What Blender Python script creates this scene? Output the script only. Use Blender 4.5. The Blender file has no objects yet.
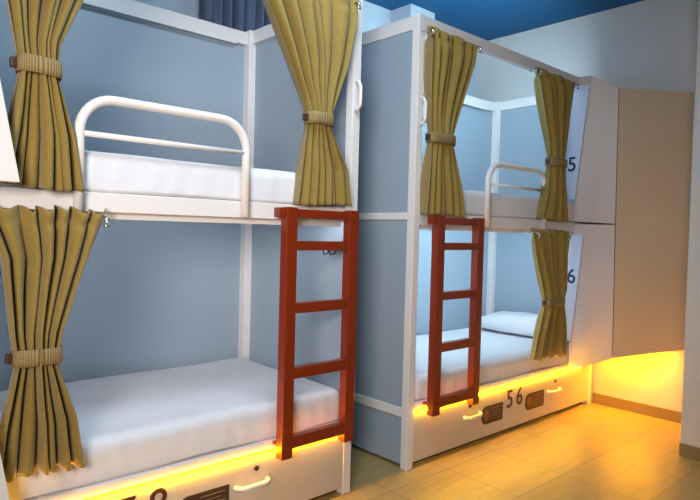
import bpy, bmesh, math, random
from mathutils import Vector, Matrix
random.seed(4)
S = bpy.context.scene
C = S.collection
PI = math.pi

# ------------------------------------------------------------ camera, world, lights, exposure
cam_d = bpy.data.cameras.new('camera'); cam = bpy.data.objects.new('camera', cam_d); C.objects.link(cam)
r = Vector((0.74012208, -0.67196264, 0.02618236)); u = Vector((0.00105319, 0.04009268, 0.99919541)); d = Vector((0.67247171, 0.73949901, -0.03038118))
m = Matrix((r, u, -d)).transposed().to_4x4(); m.translation = Vector((-2.4516, -2.1861, 1.3112))
cam.matrix_world = m
cam_d.sensor_width = 36; cam_d.lens = 599.285 * 36 / 700; cam_d.clip_start = 0.05
S.camera = cam
w = bpy.data.worlds.new('world'); S.world = w; w.use_nodes = True
w.node_tree.nodes['Background'].inputs[0].default_value = (0.75, 0.86, 1.0, 1)
w.node_tree.nodes['Background'].inputs[1].default_value = 0.04
def area(name, loc, target, size, power, col, sy=None, spread=180):
    l = bpy.data.lights.new(name, 'AREA'); l.energy = power; l.color = col; l.size = size; l.spread = math.radians(spread)
    if sy: l.shape = 'RECTANGLE'; l.size_y = sy
    o = bpy.data.objects.new(name, l); C.objects.link(o); o.location = loc
    o.rotation_euler = (Vector(target) - Vector(loc)).to_track_quat('-Z', 'Y').to_euler(); return o
area('ceiling_lamp_light', (-1.1, -0.75, 3.04), (-1.0, -0.5, 1.2), 0.6, 29, (0.66, 0.86, 1.0))
area('room_light', (-3.4, -2.5, 1.75), (-0.9, 0.2, 1.45), 0.9, 23, (1.0, 0.90, 0.82), None, 82)
S.view_settings.view_transform = 'Standard'; S.view_settings.look = 'None'
S.view_settings.exposure = 0.2; S.view_settings.gamma = 1; S.view_settings.use_curve_mapping = False

# ------------------------------------------------------------ materials
def srgb(c): return tuple((x/255/12.92 if x/255 <= .04045 else ((x/255+.055)/1.055)**2.4) for x in c) + (1,)
def mat(name, col, rough=.5, metal=0, var=0.0, vscale=8, bump=0.0, bscale=60, col2=None, emis=None, es=0, trans=0, coat=0):
    m = bpy.data.materials.new(name); m.use_nodes = True; N = m.node_tree.nodes; L = m.node_tree.links
    b = N['Principled BSDF']; c = srgb(col)
    b.inputs['Base Color'].default_value = c; b.inputs['Roughness'].default_value = rough; b.inputs['Metallic'].default_value = metal
    tc = N.new('ShaderNodeTexCoord')
    c2 = srgb(col2) if col2 else tuple(x*(1-var) for x in c[:3]) + (1,)
    n = N.new('ShaderNodeTexNoise'); n.inputs['Scale'].default_value = vscale; n.inputs['Detail'].default_value = 4
    L.new(tc.outputs['Object'], n.inputs['Vector'])
    mx = N.new('ShaderNodeMix'); mx.data_type = 'RGBA'; mx.inputs[6].default_value = c; mx.inputs[7].default_value = c2
    L.new(n.outputs['Fac'], mx.inputs[0]); L.new(mx.outputs[2], b.inputs['Base Color'])
    if bump:
        n2 = N.new('ShaderNodeTexNoise'); n2.inputs['Scale'].default_value = bscale; n2.inputs['Detail'].default_value = 3
        L.new(tc.outputs['Object'], n2.inputs['Vector'])
        bp = N.new('ShaderNodeBump'); bp.inputs['Strength'].default_value = bump; bp.inputs['Distance'].default_value = .01
        L.new(n2.outputs['Fac'], bp.inputs['Height']); L.new(bp.outputs['Normal'], b.inputs['Normal'])
    if emis: b.inputs['Emission Color'].default_value = emis + (1,); b.inputs['Emission Strength'].default_value = es
    if trans: b.inputs['Transmission Weight'].default_value = trans
    if coat: b.inputs['Coat Weight'].default_value = coat
    return m
M = {}
M['white'] = mat('white_enamel', (226, 222, 222), .38, var=.04, bump=.03, bscale=90)
M['panel'] = mat('blue_grey_panel', (152, 167, 182), .42, var=.06, vscale=3, bump=.03, bscale=120)
M['locker'] = mat('locker_laminate', (194, 180, 176), .45, var=.04, vscale=3)
M['cabinet'] = mat('beige_cabinet_laminate', (196, 176, 150), .5, var=.05, vscale=2)
M['lockside'] = mat('locker_side_laminate', (186, 194, 214), .45, var=.04, vscale=3)
M['drawer'] = mat('drawer_laminate', (196, 188, 178), .5, var=.05, vscale=4)
M['red'] = mat('red_brown_paint', (128, 42, 9), .33, var=.15, vscale=14, bump=.04, bscale=50)
M['sheet'] = mat('white_cotton', (220, 221, 228), .9, var=.05, vscale=5, bump=.6, bscale=14)
M['black'] = mat('black_plastic', (22, 22, 26), .4)
M['digit'] = mat('navy_vinyl', (18, 30, 66), .5)
M['digitd'] = mat('dark_vinyl', (70, 32, 24), .5)
M['plate'] = mat('dark_brown_plate', (70, 46, 34), .5, var=.2)
M['plate_disc'] = mat('brown_plate_disc', (140, 84, 56), .5, var=.2)
M['plate_text'] = mat('plate_lettering', (128, 104, 84), .5)
M['chrome'] = mat('chrome', (225, 228, 232), .12, 1)
M['clear'] = mat('clear_plastic', (235, 240, 245), .08, trans=.8)
M['dcurtain'] = mat('slate_blue_cloth', (84, 98, 124), .85, var=.25, vscale=6, bump=.2, bscale=150)
M['shadow_gap'] = mat('dark_plinth', (40, 26, 24), .7)
M['led'] = mat('amber_led_diffuser', (255, 200, 60), .4, emis=(1.0, .48, .002), es=62)
M['led_wide'] = mat('amber_led_panel', (255, 200, 60), .4, emis=(1.0, .38, .0), es=210)
M['cool_led'] = mat('cool_led_diffuser', (240, 250, 255), .4, emis=(.62, .88, 1.0), es=95)
M['top_led'] = mat('top_led_diffuser', (240, 250, 255), .4, emis=(.60, .88, 1.0), es=120)
M['dim_fill'] = mat('dim_fill_strip', (240, 250, 255), .4, emis=(.8, .92, 1.0), es=17)  # added fill glow, lifts the lower panels of the unlit nearest bunk
M['faint_fill'] = mat('faint_fill_strip', (240, 250, 255), .4, emis=(.8, .92, 1.0), es=4)  # weaker added fill glow for the nearest bunk's upper berth
M['wall'] = mat('painted_plaster', (186, 200, 214), .85, var=.04, vscale=2, bump=.05, bscale=40)
M['wallr'] = mat('right_painted_plaster', (206, 204, 202), .85, var=.04, vscale=2, bump=.05, bscale=40)
M['ceil'] = mat('deep_blue_ceiling_paint', (2, 84, 130), .8, var=.05, vscale=2, bump=.03)

def curtain_mat():
    m = mat('olive_gold_cloth', (143, 119, 50), .88, var=.2, vscale=9)
    N = m.node_tree.nodes; L = m.node_tree.links; b = N['Principled BSDF']
    b.inputs['Sheen Weight'].default_value = .25
    tc = N.new('ShaderNodeTexCoord'); hs = []
    for sc in ((650, 650, 18), (30, 30, 330)):
        mp = N.new('ShaderNodeMapping'); mp.inputs['Scale'].default_value = sc; L.new(tc.outputs['Object'], mp.inputs['Vector'])
        n = N.new('ShaderNodeTexNoise'); n.inputs['Scale'].default_value = 1; L.new(mp.outputs[0], n.inputs['Vector']); hs.append(n)
    a = N.new('ShaderNodeMath'); a.operation = 'ADD'; L.new(hs[0].outputs['Fac'], a.inputs[0]); L.new(hs[1].outputs['Fac'], a.inputs[1])
    bp = N.new('ShaderNodeBump'); bp.inputs['Strength'].default_value = .22; bp.inputs['Distance'].default_value = .004
    L.new(a.outputs[0], bp.inputs['Height']); L.new(bp.outputs[0], b.inputs['Normal'])
    src = b.inputs['Base Color'].links[0].from_socket
    mr = N.new('ShaderNodeMapRange'); mr.inputs[1].default_value = .75; mr.inputs[2].default_value = 1.25; mr.inputs[3].default_value = .86; mr.inputs[4].default_value = 1.1
    L.new(a.outputs[0], mr.inputs[0])
    mx = N.new('ShaderNodeMix'); mx.data_type = 'RGBA'; mx.blend_type = 'MULTIPLY'; mx.inputs[0].default_value = 1
    L.new(src, mx.inputs[6]); L.new(mr.outputs[0], mx.inputs[7]); L.new(mx.outputs[2], b.inputs['Base Color'])
    return m
M['gold'] = curtain_mat()
def band_mat():
    m = bpy.data.materials.new('woven_band'); m.use_nodes = True; N = m.node_tree.nodes; L = m.node_tree.links; b = N['Principled BSDF']; b.inputs['Roughness'].default_value = .85
    uv = N.new('ShaderNodeTexCoord')
    mp = N.new('ShaderNodeMapping'); mp.inputs['Rotation'].default_value = (0, 0, PI/4); L.new(uv.outputs['UV'], mp.inputs[0])
    ck = N.new('ShaderNodeTexChecker'); ck.inputs['Scale'].default_value = 260; ck.inputs[1].default_value = srgb((160, 138, 92)); ck.inputs[2].default_value = srgb((96, 78, 42))
    L.new(mp.outputs[0], ck.inputs[0]); L.new(ck.outputs[0], b.inputs['Base Color']); return m
M['band'] = band_mat()
def floor_mat():
    m = bpy.data.materials.new('stone_tile'); m.use_nodes = True; N = m.node_tree.nodes; L = m.node_tree.links; b = N['Principled BSDF']
    tc = N.new('ShaderNodeTexCoord'); mp = N.new('ShaderNodeMapping'); mp.inputs['Location'].default_value = (-.2+4.5, .575+4.5, 0)
    L.new(tc.outputs['Object'], mp.inputs[0])
    br = N.new('ShaderNodeTexBrick'); br.offset = 0; br.squash = 1; br.inputs['Scale'].default_value = 1; br.inputs['Mortar Size'].default_value = .0028; br.inputs['Mortar Smooth'].default_value = .2
    br.inputs['Brick Width'].default_value = .45; br.inputs['Row Height'].default_value = .45
    br.inputs['Color1'].default_value = srgb((178, 154, 98)); br.inputs['Color2'].default_value = srgb((171, 147, 92)); br.inputs['Mortar'].default_value = srgb((128, 110, 80))
    L.new(mp.outputs[0], br.inputs[0])
    mp2 = N.new('ShaderNodeMapping'); mp2.inputs['Scale'].default_value = (3, 26, 1); mp2.inputs['Rotation'].default_value = (0, 0, .15); L.new(tc.outputs['Object'], mp2.inputs[0])
    n = N.new('ShaderNodeTexNoise'); n.inputs['Scale'].default_value = 1.2; n.inputs['Detail'].default_value = 6; L.new(mp2.outputs[0], n.inputs[0])
    mr = N.new('ShaderNodeMapRange'); mr.inputs[1].default_value = .3; mr.inputs[2].default_value = .7; mr.inputs[3].default_value = .8; mr.inputs[4].default_value = 1.06; L.new(n.outputs['Fac'], mr.inputs[0])
    mx = N.new('ShaderNodeMix'); mx.data_type = 'RGBA'; mx.blend_type = 'MULTIPLY'; mx.inputs[0].default_value = 1
    L.new(br.outputs['Color'], mx.inputs[6]); L.new(mr.outputs[0], mx.inputs[7]); L.new(mx.outputs[2], b.inputs['Base Color'])
    b.inputs['Roughness'].default_value = .34
    mr2 = N.new('ShaderNodeMapRange'); mr2.inputs[3].default_value = .26; mr2.inputs[4].default_value = .5; L.new(n.outputs['Fac'], mr2.inputs[0]); L.new(mr2.outputs[0], b.inputs['Roughness'])
    bp = N.new('ShaderNodeBump'); bp.inputs['Strength'].default_value = .4; bp.inputs['Distance'].default_value = .002; bp.invert = True
    L.new(br.outputs['Fac'], bp.inputs['Height']); L.new(bp.outputs[0], b.inputs['Normal'])
    return m
M['floor'] = floor_mat()
M['skirt'] = mat('stone_skirting', (142, 122, 78), .45, var=.2, vscale=9)

# ------------------------------------------------------------ mesh helpers
def box(bm, x0, x1, y0, y1, z0, z1):
    x0, x1 = sorted((x0, x1)); y0, y1 = sorted((y0, y1)); z0, z1 = sorted((z0, z1))
    v = [bm.verts.new(p) for p in ((x0,y0,z0),(x1,y0,z0),(x1,y1,z0),(x0,y1,z0),(x0,y0,z1),(x1,y0,z1),(x1,y1,z1),(x0,y1,z1))]
    for f in ((3,2,1,0),(4,5,6,7),(0,1,5,4),(1,2,6,5),(2,3,7,6),(3,0,4,7)): bm.faces.new([v[i] for i in f])
def hull(bm, bot, top):
    a = [bm.verts.new(p) for p in bot]; b = [bm.verts.new(p) for p in top]; n = len(a)
    bm.faces.new(a[::-1]); bm.faces.new(b)
    for i in range(n): bm.faces.new([a[i], a[(i+1) % n], b[(i+1) % n], b[i]])
    bmesh.ops.recalc_face_normals(bm, faces=bm.faces)
def tube(bm, pts, rad, seg=12, cap=True):
    pts = [Vector(p) for p in pts]; rings = []; nrm = None
    for i, p in enumerate(pts):
        t = (pts[min(i+1, len(pts)-1)] - pts[max(i-1, 0)]).normalized()
        if nrm is None: nrm = t.orthogonal().normalized()
        nrm = (nrm - t*nrm.dot(t)).normalized(); bi = t.cross(nrm)
        rings.append([bm.verts.new(p + (nrm*math.cos(2*PI*k/seg) + bi*math.sin(2*PI*k/seg))*rad) for k in range(seg)])
    for a, b in zip(rings, rings[1:]):
        for k in range(seg): bm.faces.new([a[k], a[(k+1) % seg], b[(k+1) % seg], b[k]])
    if cap: bm.faces.new(rings[0][::-1]); bm.faces.new(rings[-1])
def obj(name, bm, mt, parent=None, bevel=0, smooth=False, seg=2):
    bmesh.ops.recalc_face_normals(bm, faces=bm.faces)
    me = bpy.data.meshes.new(name); bm.to_mesh(me); bm.free(); me.materials.append(M[mt] if isinstance(mt, str) else mt)
    o = bpy.data.objects.new(name, me); C.objects.link(o)
    if smooth:
        for p in me.polygons: p.use_smooth = True
    if bevel:
        b = o.modifiers.new('bevel', 'BEVEL'); b.width = bevel; b.segments = seg; b.limit_method = 'ANGLE'
    if parent:
        o.parent = parent
        o.matrix_parent_inverse = Matrix.Translation(-parent.location)   # mesh parts sit at world identity
    return o
def boxo(name, mt, parent, *b, bevel=.003):
    bm = bmesh.new(); box(bm, *b); return obj(name, bm, mt, parent, bevel)
def thing(name, loc, label, cat, group=None):
    o = bpy.data.objects.new(name, None); C.objects.link(o); o.location = loc; o.empty_display_size = .1
    return tag(o, label, cat, group)
def tag(o, label, cat, group=None):
    o['label'] = label; o['category'] = cat
    if group: o['group'] = group
    return o
def struct(o): o['kind'] = 'structure'; return o
def text(name, s, mt, parent, loc, size, rot, thick=.0012, xs=1.0, offset=0.0):
    cu = bpy.data.curves.new('t', 'FONT'); cu.body = s; cu.size = size; cu.extrude = thick; cu.align_x = 'CENTER'; cu.align_y = 'CENTER'; cu.offset = offset
    t = bpy.data.objects.new('t', cu); C.objects.link(t)
    bpy.context.view_layer.update()
    me = bpy.data.meshes.new_from_object(t.evaluated_get(bpy.context.evaluated_depsgraph_get()))
    bpy.data.objects.remove(t)
    me.transform(Matrix.Translation(loc) @ rot.to_4x4() @ Matrix.Diagonal((xs, 1, 1, 1)))
    bm = bmesh.new(); bm.from_mesh(me); return obj(name, bm, mt, parent)
FRONT = Matrix(((1,0,0),(0,0,-1),(0,1,0)))            # text lying in X, upright, facing -Y
SIDE = Matrix(((0,0,-1),(-1,0,0),(0,1,0)))            # text facing -X, reading towards -Y

# ------------------------------------------------------------ setting
H = 2.5; L_ = 2.16; W = .98; ZC = 3.1; XW = 2.2; YB = 1.24
struct(boxo('floor', 'floor', None, -4.2, XW+.2, -3.2, YB+.2, -.1, 0, bevel=0))
struct(boxo('ceiling', 'ceil', None, -4.2, XW+.2, -3.2, YB+.2, ZC, ZC+.1, bevel=0))
struct(boxo('wall_back', 'wall', None, -4.2, XW+.2, YB, YB+.2, 0, ZC, bevel=0))
struct(boxo('wall_right', 'wallr', None, XW, XW+.2, -.9, YB, 0, ZC, bevel=0))
bm = bmesh.new(); box(bm, 1.5, XW+.2, -3.2, -.88, 0, ZC); struct(obj('wall_front_right', bm, 'wallr', None, .006))
struct(boxo('wall_column', 'wall', None, 1.04, 1.33, 1.02, YB, 0, ZC, bevel=.004))
struct(boxo('baseboard_right', 'skirt', None, XW-.012, XW, -.88, -.0, 0, .082, bevel=.002))
struct(boxo('baseboard_front_right', 'skirt', None, 1.488, 1.5, -3.2, -.88, 0, .078, bevel=.002))

# ------------------------------------------------------------ bunk beds
def tube_guard(parent, X, xa, xb):
    y = -.022; R = .12; zt = 1.755
    bm = bmesh.new()
    pts = [(xa, y, 1.362), (xa, y, zt-R)]
    for k in range(1, 9): a = PI - k*PI/16; pts.append((xa+R+R*math.cos(a), y, zt-R+R*math.sin(a)))
    for k in range(0, 9): a = PI/2 - k*PI/16; pts.append((xb-R+R*math.cos(a), y, zt-R+R*math.sin(a)))
    pts.append((xb, y, 1.362))
    tube(bm, [(X(a), b, c) for a, b, c in pts], .0175, 14)
    g = obj('guard_rail', bm, 'white', parent, smooth=True)
    bm = bmesh.new(); tube(bm, [(X(xa), y, 1.628), (X(xb), y, 1.628)], .0105, 10); obj('crossbar', bm, 'white', g, smooth=True)
def grip(parent, X, x, y, za, zb, name='grab_handle', horiz=None):
    bm = bmesh.new()
    if horiz is None:
        pts = [(X(x), y, za), (X(x), y-.022, za+.008), (X(x), y-.034, za+.03), (X(x), y-.034, zb-.03), (X(x), y-.022, zb-.008), (X(x), y, zb)]
    else:
        xa, xb = horiz
        pts = [(X(xa), y, za), (X(xa+.008), y-.018, za), (X(xa+.026), y-.028, za-.004), (X(xb-.026), y-.028, za-.004), (X(xb-.008), y-.018, za), (X(xb), y, za)]
    tube(bm, pts, .0085 if horiz is None else .0115, 10); return obj(name, bm, 'white', parent, smooth=True)
def bunk(x0, s, label, digits, order):
    X = lambda v: x0 + s*v
    t = thing('bunk_bed', (X(L_/2), W/2, 0), label, 'bunk bed')
    p = .05
    for a, b in ((0, 0), (0, W-p), (L_-p, 0), (L_-p, W-p)):
        q = .02 if b > 0 else 0; qa = q if a == 0 else 0; qb = q if a > 0 else 0
        po = boxo('post', 'white', t, X(a-qb), X(a+p+qa), b-q, b+p, 0, H)
        if a == 0 and b == 0: grip(po, X, p*.62, 0, 1.905, 2.05)
    # top ring
    boxo('top_rail', 'white', t, X(p), X(L_-p), 0.004, p-.004, H-.07, H-.001)
    boxo('top_rail', 'white', t, X(p), X(L_-p), W-p+.004, W-.004, H-.085, H-.012)
    for a in (.004, L_-p+.004): boxo('top_rail', 'white', t, X(a), X(a+p-.008), p, W-p, H-.078, H-.001)
    boxo('rail_flange', 'white', t, X(p+.1), X(L_-.2), W-p-.012, W-p+.003, H-.1, H-.085)
    # bed decks
    boxo('bed_rail', 'white', t, X(p), X(L_-p), 0.002, p-.012, 1.358, 1.428)
    boxo('bed_rail', 'white', t, X(p), X(L_-p), W-p+.006, W-.006, 1.358, 1.425)
    boxo('bed_base', 'white', t, X(p), X(L_-p), p-.012, W-p+.006, 1.385, 1.426)
    boxo('rail_flange', 'white', t, X(p+.02), X(L_-.06), p-.011, p+.001, 1.334, 1.380, bevel=.001)
    for a in (.004, L_-p+.004):
        boxo('side_rail', 'white', t, X(a), X(a+p-.008), p, W-p, 1.385, 1.425)
        boxo('side_rail', 'white', t, X(a), X(a+p-.008), p, W-p, .285, .338)
    for a in (.010, L_-.024):
        for z0, z1 in ((.02, .285), (.338, 1.385), (1.425, H-.078)):
            boxo('side_panel', 'panel', t, X(a), X(a+.014), p, W-p, z0, z1, bevel=0)
    for z0, z1 in ((.36, 1.358), (1.425, H-.085)):
        boxo('back_panel', 'panel', t, X(p), X(L_-p), W-.016, W-.004, z0, z1, bevel=0)
    # storage base
    boxo('bed_base', 'white', t, X(p), X(L_-p), .0, W-.05, .328, .372, bevel=.006)
    boxo('plinth', 'shadow_gap', t, X(p), X(L_-p), .05, W-.06, .0, .32, bevel=0)
    half = (p+L_-p)/2
    for k, (a, b) in enumerate(((p+.002, half-.0015), (half+.0015, L_-p-.002))):
        dr = boxo('drawer', 'drawer', t, X(a), X(b), .004, .022, .034, .308, bevel=.002)
        c = (lambda v: v) if k == 0 else (lambda v: L_ - v)
        ha, hb = sorted((c(.505), c(.67)))
        grip(dr, X, 0, .004, .2, .2, 'handle', (ha, hb))
        bm = bmesh.new(); tube(bm, [(X(c(.565)), .004, .262), (X(c(.565)), -.004, .262)], .0115, 16)
        lk = obj('lock', bm, 'plate', dr); bm = bmesh.new(); tube(bm, [(X(c(.565)), -.004, .262), (X(c(.565)), -.0055, .262)], .0055, 12); obj('keyhole', bm, 'black', lk)
        # sign plate with round left end (as read)
        if k == 0: pl = (.70, .925) if s > 0 else (.70, .925)
        else: pl = (1.205, 1.44)
        xa, xb = sorted((X(pl[0]), X(pl[1]))); zc = .170; hh = .057
        bm = bmesh.new(); xa2 = xa + hh*.6
        out = [(xb, zc-hh), (xb, zc+hh), (xa2, zc+hh)] + [(xa2-.042*math.sin(q*PI/12), zc+hh*math.cos(q*PI/12)) for q in range(1, 12)] + [(xa2, zc-hh)]
        hull(bm, [(a_, .0035, b_) for a_, b_ in out], [(a_, .0005, b_) for a_, b_ in out]); pt = obj('sign_plate', bm, 'plate', dr)
        bm = bmesh.new(); pts = [(xa2+.01+.03*math.cos(q*PI/10), zc+.036*math.sin(q*PI/10)) for q in range(20)]
        hull(bm, [(a_, .0005, b_) for a_, b_ in pts], [(a_, -.0008, b_) for a_, b_ in pts]); obj('disc', bm, 'plate_disc', pt)
        bm = bmesh.new()
        for q in range(5): box(bm, xa2+.052, xb-.018-.02*(q % 2), -.0006, .0006, zc+.034-q*.017, zc+.038-q*.017)
        obj('lettering', bm, 'plate_text', pt)
        dx = half - .072 if k == 0 else half + .045
        if s < 0: dx = half - .065 if k == 0 else half + .065
        text('digit', digits[k], 'digitd', dr, (X(dx), .003, .226), .168, FRONT, .001, .98, .0012)
    # amber led strip along the top edge of the drawers
    boxo('led_strip', 'led', t, X(p+.002), X(L_-p-.14), -.0075, .004, .3105, .3235, bevel=.002)
    boxo('cool_light_strip', 'cool_led' if s > 0 else 'dim_fill', t, X(p+.02), X(L_-.45), p+.0015, p+.0035, 1.342, 1.378, bevel=0)  # on the nearest bunk this is an added fill, no lamp there
    boxo('cool_light_strip', 'top_led' if s > 0 else 'faint_fill', t, X(p+.02), X(L_-.45), p-.0035, p-.0015, H-.067, H-.035, bevel=0)  # likewise an added fill on the nearest bunk
    tube_guard(t, X, *((.645, 1.315) if s > 0 else (.665, 1.335)))
    # coat hooks on the inside of the ladder end panel
    for z in (1.20,):
        bm = bmesh.new()
        tube(bm, [(X(.052), .10, z+.03), (X(.058), .10, z), (X(.085), .10, z-.006), (X(.092), .10, z+.02)], .004, 8)
        tube(bm, [(X(.052), .15, z+.03), (X(.058), .15, z), (X(.085), .15, z-.006), (X(.092), .15, z+.02)], .004, 8)
        box(bm, X(.032), X(.054), .08, .17, z+.018, z+.036); obj('coat_hook', bm, 'black', t, smooth=False)
    return t
bunk(0, 1, 'farther white steel bunk bed by the right wall, drawers marked 5 and 6', ('5', '6'), 0)
bunk(-.42, -1, 'white steel bunk bed nearest the viewer, running out of the left of the photo', ('8', '7'), 1)

# ------------------------------------------------------------ mattresses and pillows
def hsh(x, y, z):
    return math.sin(x*9.1+z*3)*.5 + math.sin(y*11.7+x*5.3)*.3 + math.sin(x*23+y*17)*.2
def mattress(x0, x1, y0, y1, z0, z1, label, wr=1.0, seed=0.):
    bm = bmesh.new(); nx, ny, nz = 90, 40, 10; R = .045
    def P(i, j, k):
        x = x0 + (x1-x0)*i/nx; y = y0 + (y1-y0)*j/ny; z = z0 + (z1-z0)*k/nz
        # rounded edges
        ix = min(max(x, x0+R), x1-R); iy = min(max(y, y0+R), y1-R); iz = min(max(z, z0+R*.15), z1-R)
        v = Vector((x-ix, y-iy, (z-iz)*1))
        if v.length > 1e-6:
            l = max(abs(v.x), abs(v.y), abs(v.z)); v2 = v.normalized()*l; x, y, z = ix+v2.x, iy+v2.y, iz+v2.z
        top = (k == nz)
        if k > 0: z += (hsh(x+seed, y, 0)*.004)*wr*(k/nz)
        if j == 0 and k > 0: y += math.sin(x*70+seed)*math.sin(x*13+seed)*.0022*wr; 
        if k == 0 and j == 0: z += .006 + .006*math.sin(x*9+seed) 
        if i in (0, nx): x += math.sin(y*95)*.003*wr*(1-k/nz)
        return bm.verts.new((x, y, z))
    G = {}
    for i in range(nx+1):
        for j in range(ny+1):
            for k in range(nz+1):
                if i in (0, nx) or j in (0, ny) or k in (0, nz): G[i, j, k] = P(i, j, k)
    for i in range(nx):
        for j in range(ny):
            for k in (0, nz): bm.faces.new([G[i,j,k], G[i+1,j,k], G[i+1,j+1,k], G[i,j+1,k]])
    for i in range(nx):
        for k in range(nz):
            for j in (0, ny): bm.faces.new([G[i,j,k], G[i+1,j,k], G[i+1,j,k+1], G[i,j,k+1]])
    for j in range(ny):
        for k in range(nz):
            for i in (0, nx): bm.faces.new([G[i,j,k], G[i,j+1,k], G[i,j+1,k+1], G[i,j,k+1]])
    o = obj('mattress', bm, 'sheet', None, smooth=True); return tag(o, label, 'mattress')
mattress(-2.50, -.475, .006, .945, .372, .535, 'white-sheeted mattress on the lower berth of the nearest bunk')
mattress(-2.50, -.475, .004, .925, 1.4285, 1.578, 'white-sheeted mattress on the upper berth of the nearest bunk', .7, 1.)
mattress(.055, 2.10, .006, .945, .372, .515, 'white-sheeted mattress with pillow on the lower berth of the farther bunk', 1, 2.)
mattress(.055, 2.10, .004, .925, 1.4285, 1.585, 'white-sheeted mattress on the upper berth of the farther bunk', .7, 3.)
def pillow(cx, cy, z0, lx, ly, h, rot, label):
    bm = bmesh.new(); nx, ny = 36, 36; G = {}
    for sgn in (1, -1):
        for i in range(nx+1):
            for j in range(ny+1):
                a = -1 + 2*i/nx; b = -1 + 2*j/ny
                e = max(0, (1-abs(a)**3.2))*max(0, (1-abs(b)**3.2)); hh = h/2*(e**.45)
                pin = 1 - .07*(1-abs(a)**2)*abs(b)**4 - 0; pin2 = 1 - .07*(1-abs(b)**2)*abs(a)**4
                x = a*lx/2*pin2; y = b*ly/2*pin
                z = sgn*hh*(1 if sgn > 0 else .55) + (math.sin(a*7+b*3)*.004+math.sin(b*13)*.003)*e
                if sgn < 0 and (i in (0, nx) or j in (0, ny)): G[sgn, i, j] = G[1, i, j]; continue
                c, s_ = math.cos(rot), math.sin(rot)
                G[sgn, i, j] = bm.verts.new((cx+x*c-y*s_, cy+x*s_+y*c, z0+h/2*.55+z))
        for i in range(nx):
            for j in range(ny): bm.faces.new([G[sgn,i,j], G[sgn,i+1,j], G[sgn,i+1,j+1], G[sgn,i,j+1]])
    o = obj('pillow', bm, 'sheet', None, smooth=True); return tag(o, label, 'pillow')
pillow(1.885, .43, .519, .42, .78, .21, .03, 'plump white pillow on the lower berth of the farther bunk')

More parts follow.
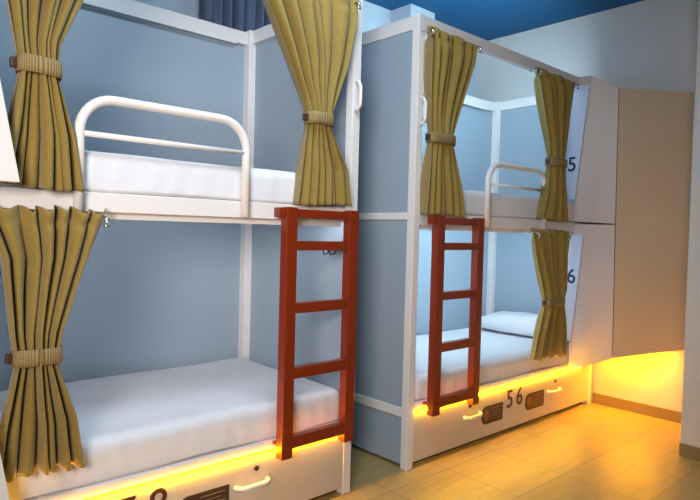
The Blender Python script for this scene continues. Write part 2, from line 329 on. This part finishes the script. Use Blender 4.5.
# ------------------------------------------------------------ curtains
def lerp(pts, z):
    pts = sorted(pts)
    if z <= pts[0][0]: return pts[0][1:]
    for a, b in zip(pts, pts[1:]):
        if z <= b[0]:
            t = (z-a[0])/(b[0]-a[0]); return tuple(p+(q-p)*t for p, q in zip(a[1:], b[1:]))
    return pts[-1][1:]
def curtain(prof, label, n=8, y0=-.012, tie=None, seed=0, amp=.040):
    """prof: (z, x_left, x_right) rows from bottom to top."""
    dx = {2: -.02, 4: -.02, 5: -.05, 6: -.05}.get(seed, 0)
    prof = [(p_[0], p_[1]+dx, p_[2]+dx) for p_ in prof]; tie = (tie[0], tie[1]+dx, tie[2]+dx, tie[3])
    zs = [p_[0] for p_ in prof]; zb, zt = min(zs), max(zs); rnd = random.Random(seed)
    ph = [rnd.uniform(-.5, .5) for _ in range(6)]; zt_tie = tie[0]
    lob = [rnd.uniform(.62, 1.1) for _ in range(16)]
    nu, nv = n*20, 70; bm = bmesh.new(); G = {}
    for j in range(nv+1):
        z = zb + (zt-zb)*j/nv
        xl, xr = lerp(prof, z)
        near = math.exp(-((z-zt_tie)/.10)**2)
        head = math.exp(-((z-(zt-.045))/.016)**2); up = max(0, (z-(zt-.075))/.075)
        A = amp*(1-.3*near)*(1-.45*head)*(1+.15*math.sin(z*9+ph[0]))
        if z > zt-.03: A = amp*.75
        wdt = xr-xl
        for i in range(nu+1):
            q = i/nu
            wob = .018*math.sin(2*PI*q*2.3+ph[1]*6+z*2.2)*(1-near) + .012*math.sin(2*PI*q*4.1+z*5+ph[2]*6)*(1-near)
            qq = min(1, max(0, q + wob*min(1, 6*q, 6*(1-q))))
            a = 2*PI*n*q + ph[3]*6 + .95*math.sin(q*9+ph[4]*6) + 6.0
            x = xl + wdt*qq - math.sin(a)*A*.10*(1-near*.4)*min(1, 8*q, 8*(1-q))
            edge = 1 - .0*q
            yc = -math.sqrt(max(0, 1-(2*q-1)**2))*.022*near + .0
            y = y0 + A - 2*A*abs(math.sin(a/2))**1.05*lob[int(a/(2*PI)) % 16] + yc
            dz = 0
            if up > 0: dz += .010*math.cos(a)*up + .004*math.sin(q*13)*up
            if j < 14: dz += (.006*math.sin(q*5+ph[2]*5) + .004*math.cos(a))*(1-j/14)
            G[i, j] = bm.verts.new((x, y, z+dz))
    for j in range(nv):
        for i in range(nu): bm.faces.new([G[i,j], G[i+1,j], G[i+1,j+1], G[i,j+1]])
    xc = (prof[0][1]+prof[0][2])/2
    t = thing('curtain', (xc, y0, zb), label, 'curtain', None)
    o = obj('drape', bm, 'gold', t, smooth=True); so = o.modifiers.new('solid', 'SOLIDIFY'); so.thickness = .0025
    # woven tieback band, a closed ring around the gathered cloth
    z, xl, xr, drop = tie; bm = bmesh.new(); K = 56; h = .027; ring = []
    uvl = bm.loops.layers.uv.new('uv'); cx = (xl+xr)/2; rx = (xr-xl)/2+.004
    for rr in range(4):
        row = []
        for k in range(K):
            a = 2*PI*k/K; c, s_ = math.cos(a), math.sin(a)
            px = cx + rx*math.copysign(abs(c)**.75, c); py = y0 - .010 + (amp*.85+.008)*math.copysign(abs(s_)**.6, s_)
            zz = z + (-h + 2*h*rr/3) - drop*(px-cx)/(2*rx); bulge = .002 if rr in (1, 2) else 0
            row.append(bm.verts.new((px+c*bulge, py+s_*bulge, zz)))
        ring.append(row)
    for rr in range(3):
        for k in range(K):
            f = bm.faces.new([ring[rr][k], ring[rr][(k+1) % K], ring[rr+1][(k+1) % K], ring[rr+1][k]])
            for lp, (uu, vv) in zip(f.loops, ((k, rr), (k+1, rr), (k+1, rr+1), (k, rr+1))): lp[uvl].uv = (uu*rx*4/K, vv*2*h/3)
    b = obj('tieback', bm, 'band', t, smooth=True); so = b.modifiers.new('solid', 'SOLIDIFY'); so.thickness = .003; so.offset = 1
    bm = bmesh.new(); xx = xl-.014; ys = y0-.012
    box(bm, xx-.012, xx+.006, ys-.012, ys+.012, z+drop/2-.016, z+drop/2+.016); obj('buckle', bm, 'plate', b, .003)
    # header tape, hooks and clear end clips
    xl, xr = lerp(prof, zt-.03)
    for e, xx in enumerate((xl+.012, xr-.012)):
        bm = bmesh.new(); tube(bm, [(xx, y0-.034, zt-.055), (xx, y0-.040, zt-.04), (xx, y0-.034, zt-.022), (xx, .0, zt-.018)], .0045, 8)
        tube(bm, [(xx-.009, y0-.036, zt-.052), (xx+.009, y0-.036, zt-.052)], .006, 8)
        tube(bm, [(xx-.008, y0-.036, zt-.03), (xx+.009, y0-.036, zt-.03)], .005, 8)
        obj('end_clip', bm, 'chrome', t, smooth=True)
    return t
CB = 'curtain'
# nearest bunk
curtain([(1.430,-2.02,-1.742),(1.60,-1.985,-1.772),(1.80,-1.95,-1.835),(1.90,-1.965,-1.825),(2.09,-2.00,-1.745),(2.42,-2.09,-1.62)],
        'tied olive-gold curtain at the left of the nearest bunk upper berth', 7, -.042, (1.815,-1.950,-1.833,.006), 1)
curtain([(1.432,-.815,-.500),(1.60,-.795,-.53),(1.80,-.765,-.64),(1.90,-.795,-.61),(2.10,-.90,-.54),(2.29,-1.01,-.50),(2.42,-1.08,-.48)],
        'tied olive-gold curtain beside the right post of the nearest bunk upper berth', 7, -.042, (1.817,-.765,-.640,.0), 2)
curtain([(.480,-2.02,-1.72),(.65,-1.995,-1.75),(.85,-1.955,-1.824),(.95,-1.97,-1.805),(1.20,-1.995,-1.715),(1.362,-2.06,-1.655)],
        'tied olive-gold curtain at the left of the nearest bunk lower berth', 7, -.042, (.878,-1.955,-1.822,-.0), 3)
# farther bunk
curtain([(1.415,.030,.41),(1.60,.035,.36),(1.84,.07,.262),(1.93,.055,.30),(2.15,.035,.39),(2.30,.030,.45),(2.425,.030,.485)],
        'tied olive-gold curtain above the ladder of the farther bunk', 6, -.042, (1.833,.07,.262,.0), 4)
curtain([(1.43,1.27,1.67),(1.60,1.32,1.62),(1.84,1.35,1.55),(1.95,1.33,1.60),(2.20,1.22,1.64),(2.425,1.135,1.69)],
        'tied olive-gold curtain beside the blue 5 on the locker', 6, -.042, (1.825,1.35,1.55,.0), 5)
curtain([(.468,1.25,1.66),(.62,1.29,1.65),(.85,1.37,1.585),(.95,1.34,1.62),(1.20,1.23,1.63),(1.357,1.19,1.65)],
        'tied olive-gold curtain beside the dark 6 on the locker', 6, -.042, (.858,1.37,1.59,.0), 6)

# ------------------------------------------------------------ ladders
def ladder(x0, s, label):
    X = lambda v: x0 + s*v
    t = thing('bunk_ladder', (X(.29), -.06, .31), label, 'ladder')
    for a in (.10, .465): boxo('stile', 'red', t, X(a), X(a+.058), -.095, -.045, .305, 1.412, bevel=.004)
    for z0, z1 in ((.345, .398), (.655, .705), (.945, .992), (1.223, 1.265)): boxo('rung', 'red', t, X(.158), X(.465), -.092, -.052, z0, z1, bevel=.004)
    boxo('hanging_bar', 'red', t, X(.158), X(.465), -.088, -.052, 1.366, 1.405, bevel=.003)
    h = boxo('hook_plate', 'red', t, X(.06 if s > 0 else .523), X(.10 if s > 0 else .56), -.088, -.045, 1.365, 1.408, bevel=.003)
    for a in (.115, .48):
        boxo('hook', 'red', t, X(a), X(a+.03), -.046, -.0005, 1.372, 1.405, bevel=.001)
        boxo('hook', 'red', t, X(a), X(a+.03), -.046, -.0, .352, .366, bevel=.002)
    return t
ladder(0, 1, 'red-brown wooden ladder hooked on the farther bunk')
ladder(-.395, -1, 'red-brown wooden ladder hooked on the nearest bunk')

# ------------------------------------------------------------ lockers at the bunk ends
SB = (1.832, -.300); 
def locker(name, bot, top, label, digit=None):
    t = thing(name, (1.95, -.1, min(p_[2] for p_ in bot)), label, 'locker')
    bm = bmesh.new(); hull(bm, bot, top)
    # the slightly twisted front (edge 1-2) is a smooth ruled surface
    for f in [f for f in bm.faces if {tuple(round(c, 4) for c in v.co) for v in f.verts} == {tuple(round(c, 4) for c in p_) for p_ in (bot[1], bot[2], top[1], top[2])}]: bm.faces.remove(f)
    K = 12; G = [[bm.verts.new((Vector(bot[1]).lerp(Vector(bot[2]), i/K)).lerp(Vector(top[1]).lerp(Vector(top[2]), i/K), j/K)) for j in range(K+1)] for i in range(K+1)]
    for i in range(K):
        for j in range(K): bm.faces.new([G[i][j], G[i+1][j], G[i+1][j+1], G[i][j+1]]).smooth = True
    b = obj('locker_body', bm, 'locker', t)
    return t, b
def locker_side(t, z0, z1, ya, yb):
    bm = bmesh.new()
    hull(bm, [(1.762,.062,z0),(1.762,ya,z0),(1.7738,ya,z0),(1.7738,.062,z0)], [(1.762,.062,z1),(1.762,yb,z1),(1.7738,yb,z1),(1.7738,.062,z1)])
    obj('side_panel', bm, 'lockside', t)
t, b = locker('bed_locker', [(1.775,-.001,1.432),(1.775,-.010,1.432),(1.829,-.285,1.417),(2.15,-.001,1.425)],
       [(1.775,-.001,2.495),(1.775,-.095,2.492),(1.838,-.268,2.385),(2.15,-.001,2.47)], 'angular white locker with a blue 5 beside the upper curtain')
locker_side(t, 1.60, 2.425, -.010, -.090)
text('digit', '5', 'digit', t, (1.7608, .022, 1.850), .150, SIDE, .001, .95, .002)
t, b = locker('bed_locker', [(1.775,-.001,.330),(1.775,-.014,.322),(1.829,-.300,.450),(2.15,-.001,.36)],
       [(1.775,-.001,1.412),(1.775,-.090,1.410),(1.829,-.285,1.410),(2.15,-.001,1.42)], 'angular white locker with a dark 6 beside the lower curtain')
locker_side(t, .54, 1.332, -.018, -.086)
text('digit', '6', 'digit', t, (1.7608, -.004, 1.02), .150, SIDE, .001, .95, .002)
bm = bmesh.new()
hull(bm, [(1.836,-.302,.452),(2.195,-.655,.53),(2.195,-.004,.56),(2.155,-.004,.56)], [(1.846,-.270,2.385),(2.195,-.640,2.36),(2.195,-.004,2.36),(2.155,-.004,2.38)])
tag(obj('corner_cabinet', bm, 'cabinet', None, .002), 'tall beige angled cabinet hung in the corner clear of the floor', 'cabinet')
# nearest bunk: tapering locker fronts at the left edge
def left_locker(z0, z1, label):
    t = thing('bed_locker', (-2.25, -.06, z0), label, 'locker')
    bm = bmesh.new(); ya, yb = -.13, -.072
    hull(bm, [(-2.6,ya,z0),(-1.962,ya,z0),(-1.962,yb,z0),(-2.6,yb,z0)], [(-2.6,ya,z1),(-2.155,ya,z1),(-2.155,yb,z1),(-2.6,yb,z1)])
    obj('locker_front', bm, 'white', t, .002)
    bm = bmesh.new(); hull(bm, [(-2.59,yb,z0+.01),(-2.22,yb,z0+.01),(-2.22,-.002,z0+.01),(-2.59,-.002,z0+.01)], [(-2.59,yb,z1-.01),(-2.25,yb,z1-.01),(-2.25,-.002,z1-.01),(-2.59,-.002,z1-.01)])
    obj('locker_body', bm, 'locker', t)
left_locker(1.437, 2.49, 'white tapering locker front at the left edge beside the upper curtain')
left_locker(.34, 1.41, 'white tapering locker front at the bottom left beside the lower curtain')

# ------------------------------------------------------------ amber strip under the corner cabinet, window drape
bm = bmesh.new(); hull(bm, [(1.93,-.335,.492),(2.13,-.52,.512),(2.15,-.10,.545),(1.97,-.10,.535)], [(1.93,-.335,.502),(2.13,-.52,.522),(2.15,-.10,.556),(1.97,-.10,.546)])
tag(obj('light_panel', bm, 'led_wide', None), 'amber light panel on the underside of the corner cabinet', 'light panel')

bm = bmesh.new(); n = 11; x0, x1 = -.69, .12; nu = n*14; G = {}
for j in range(21):
    z = 1.25 + (3.05-1.25)*j/20
    for i in range(nu+1):
        q = i/nu; a = 2*PI*n*q + .9*math.sin(q*11)
        G[i, j] = bm.verts.new((x0+(x1-x0)*q+.01*math.cos(a)+.006*math.sin(z*3+q*9), 1.16+.034*math.sin(a)+.012*math.sin(2.3*a+z), z))
for j in range(20):
    for i in range(nu): bm.faces.new([G[i,j], G[i+1,j], G[i+1,j+1], G[i,j+1]])
t = thing('window_curtain', (-.33, 1.16, 1.25), 'dark slate-blue pleated curtain hanging on the back wall above the nearest bunk', 'curtain')
o = obj('drape', bm, 'dcurtain', t, smooth=True); so = o.modifiers.new('s', 'SOLIDIFY'); so.thickness = .003
bm = bmesh.new(); tube(bm, [(x0-.05, 1.16, 3.06), (x1+.05, 1.16, 3.06)], .012)
for xx in (x0-.03, x1+.03): tube(bm, [(xx, 1.16, 3.06), (xx, YB, 3.06)], .008)
obj('rod', bm, 'chrome', t, smooth=True)
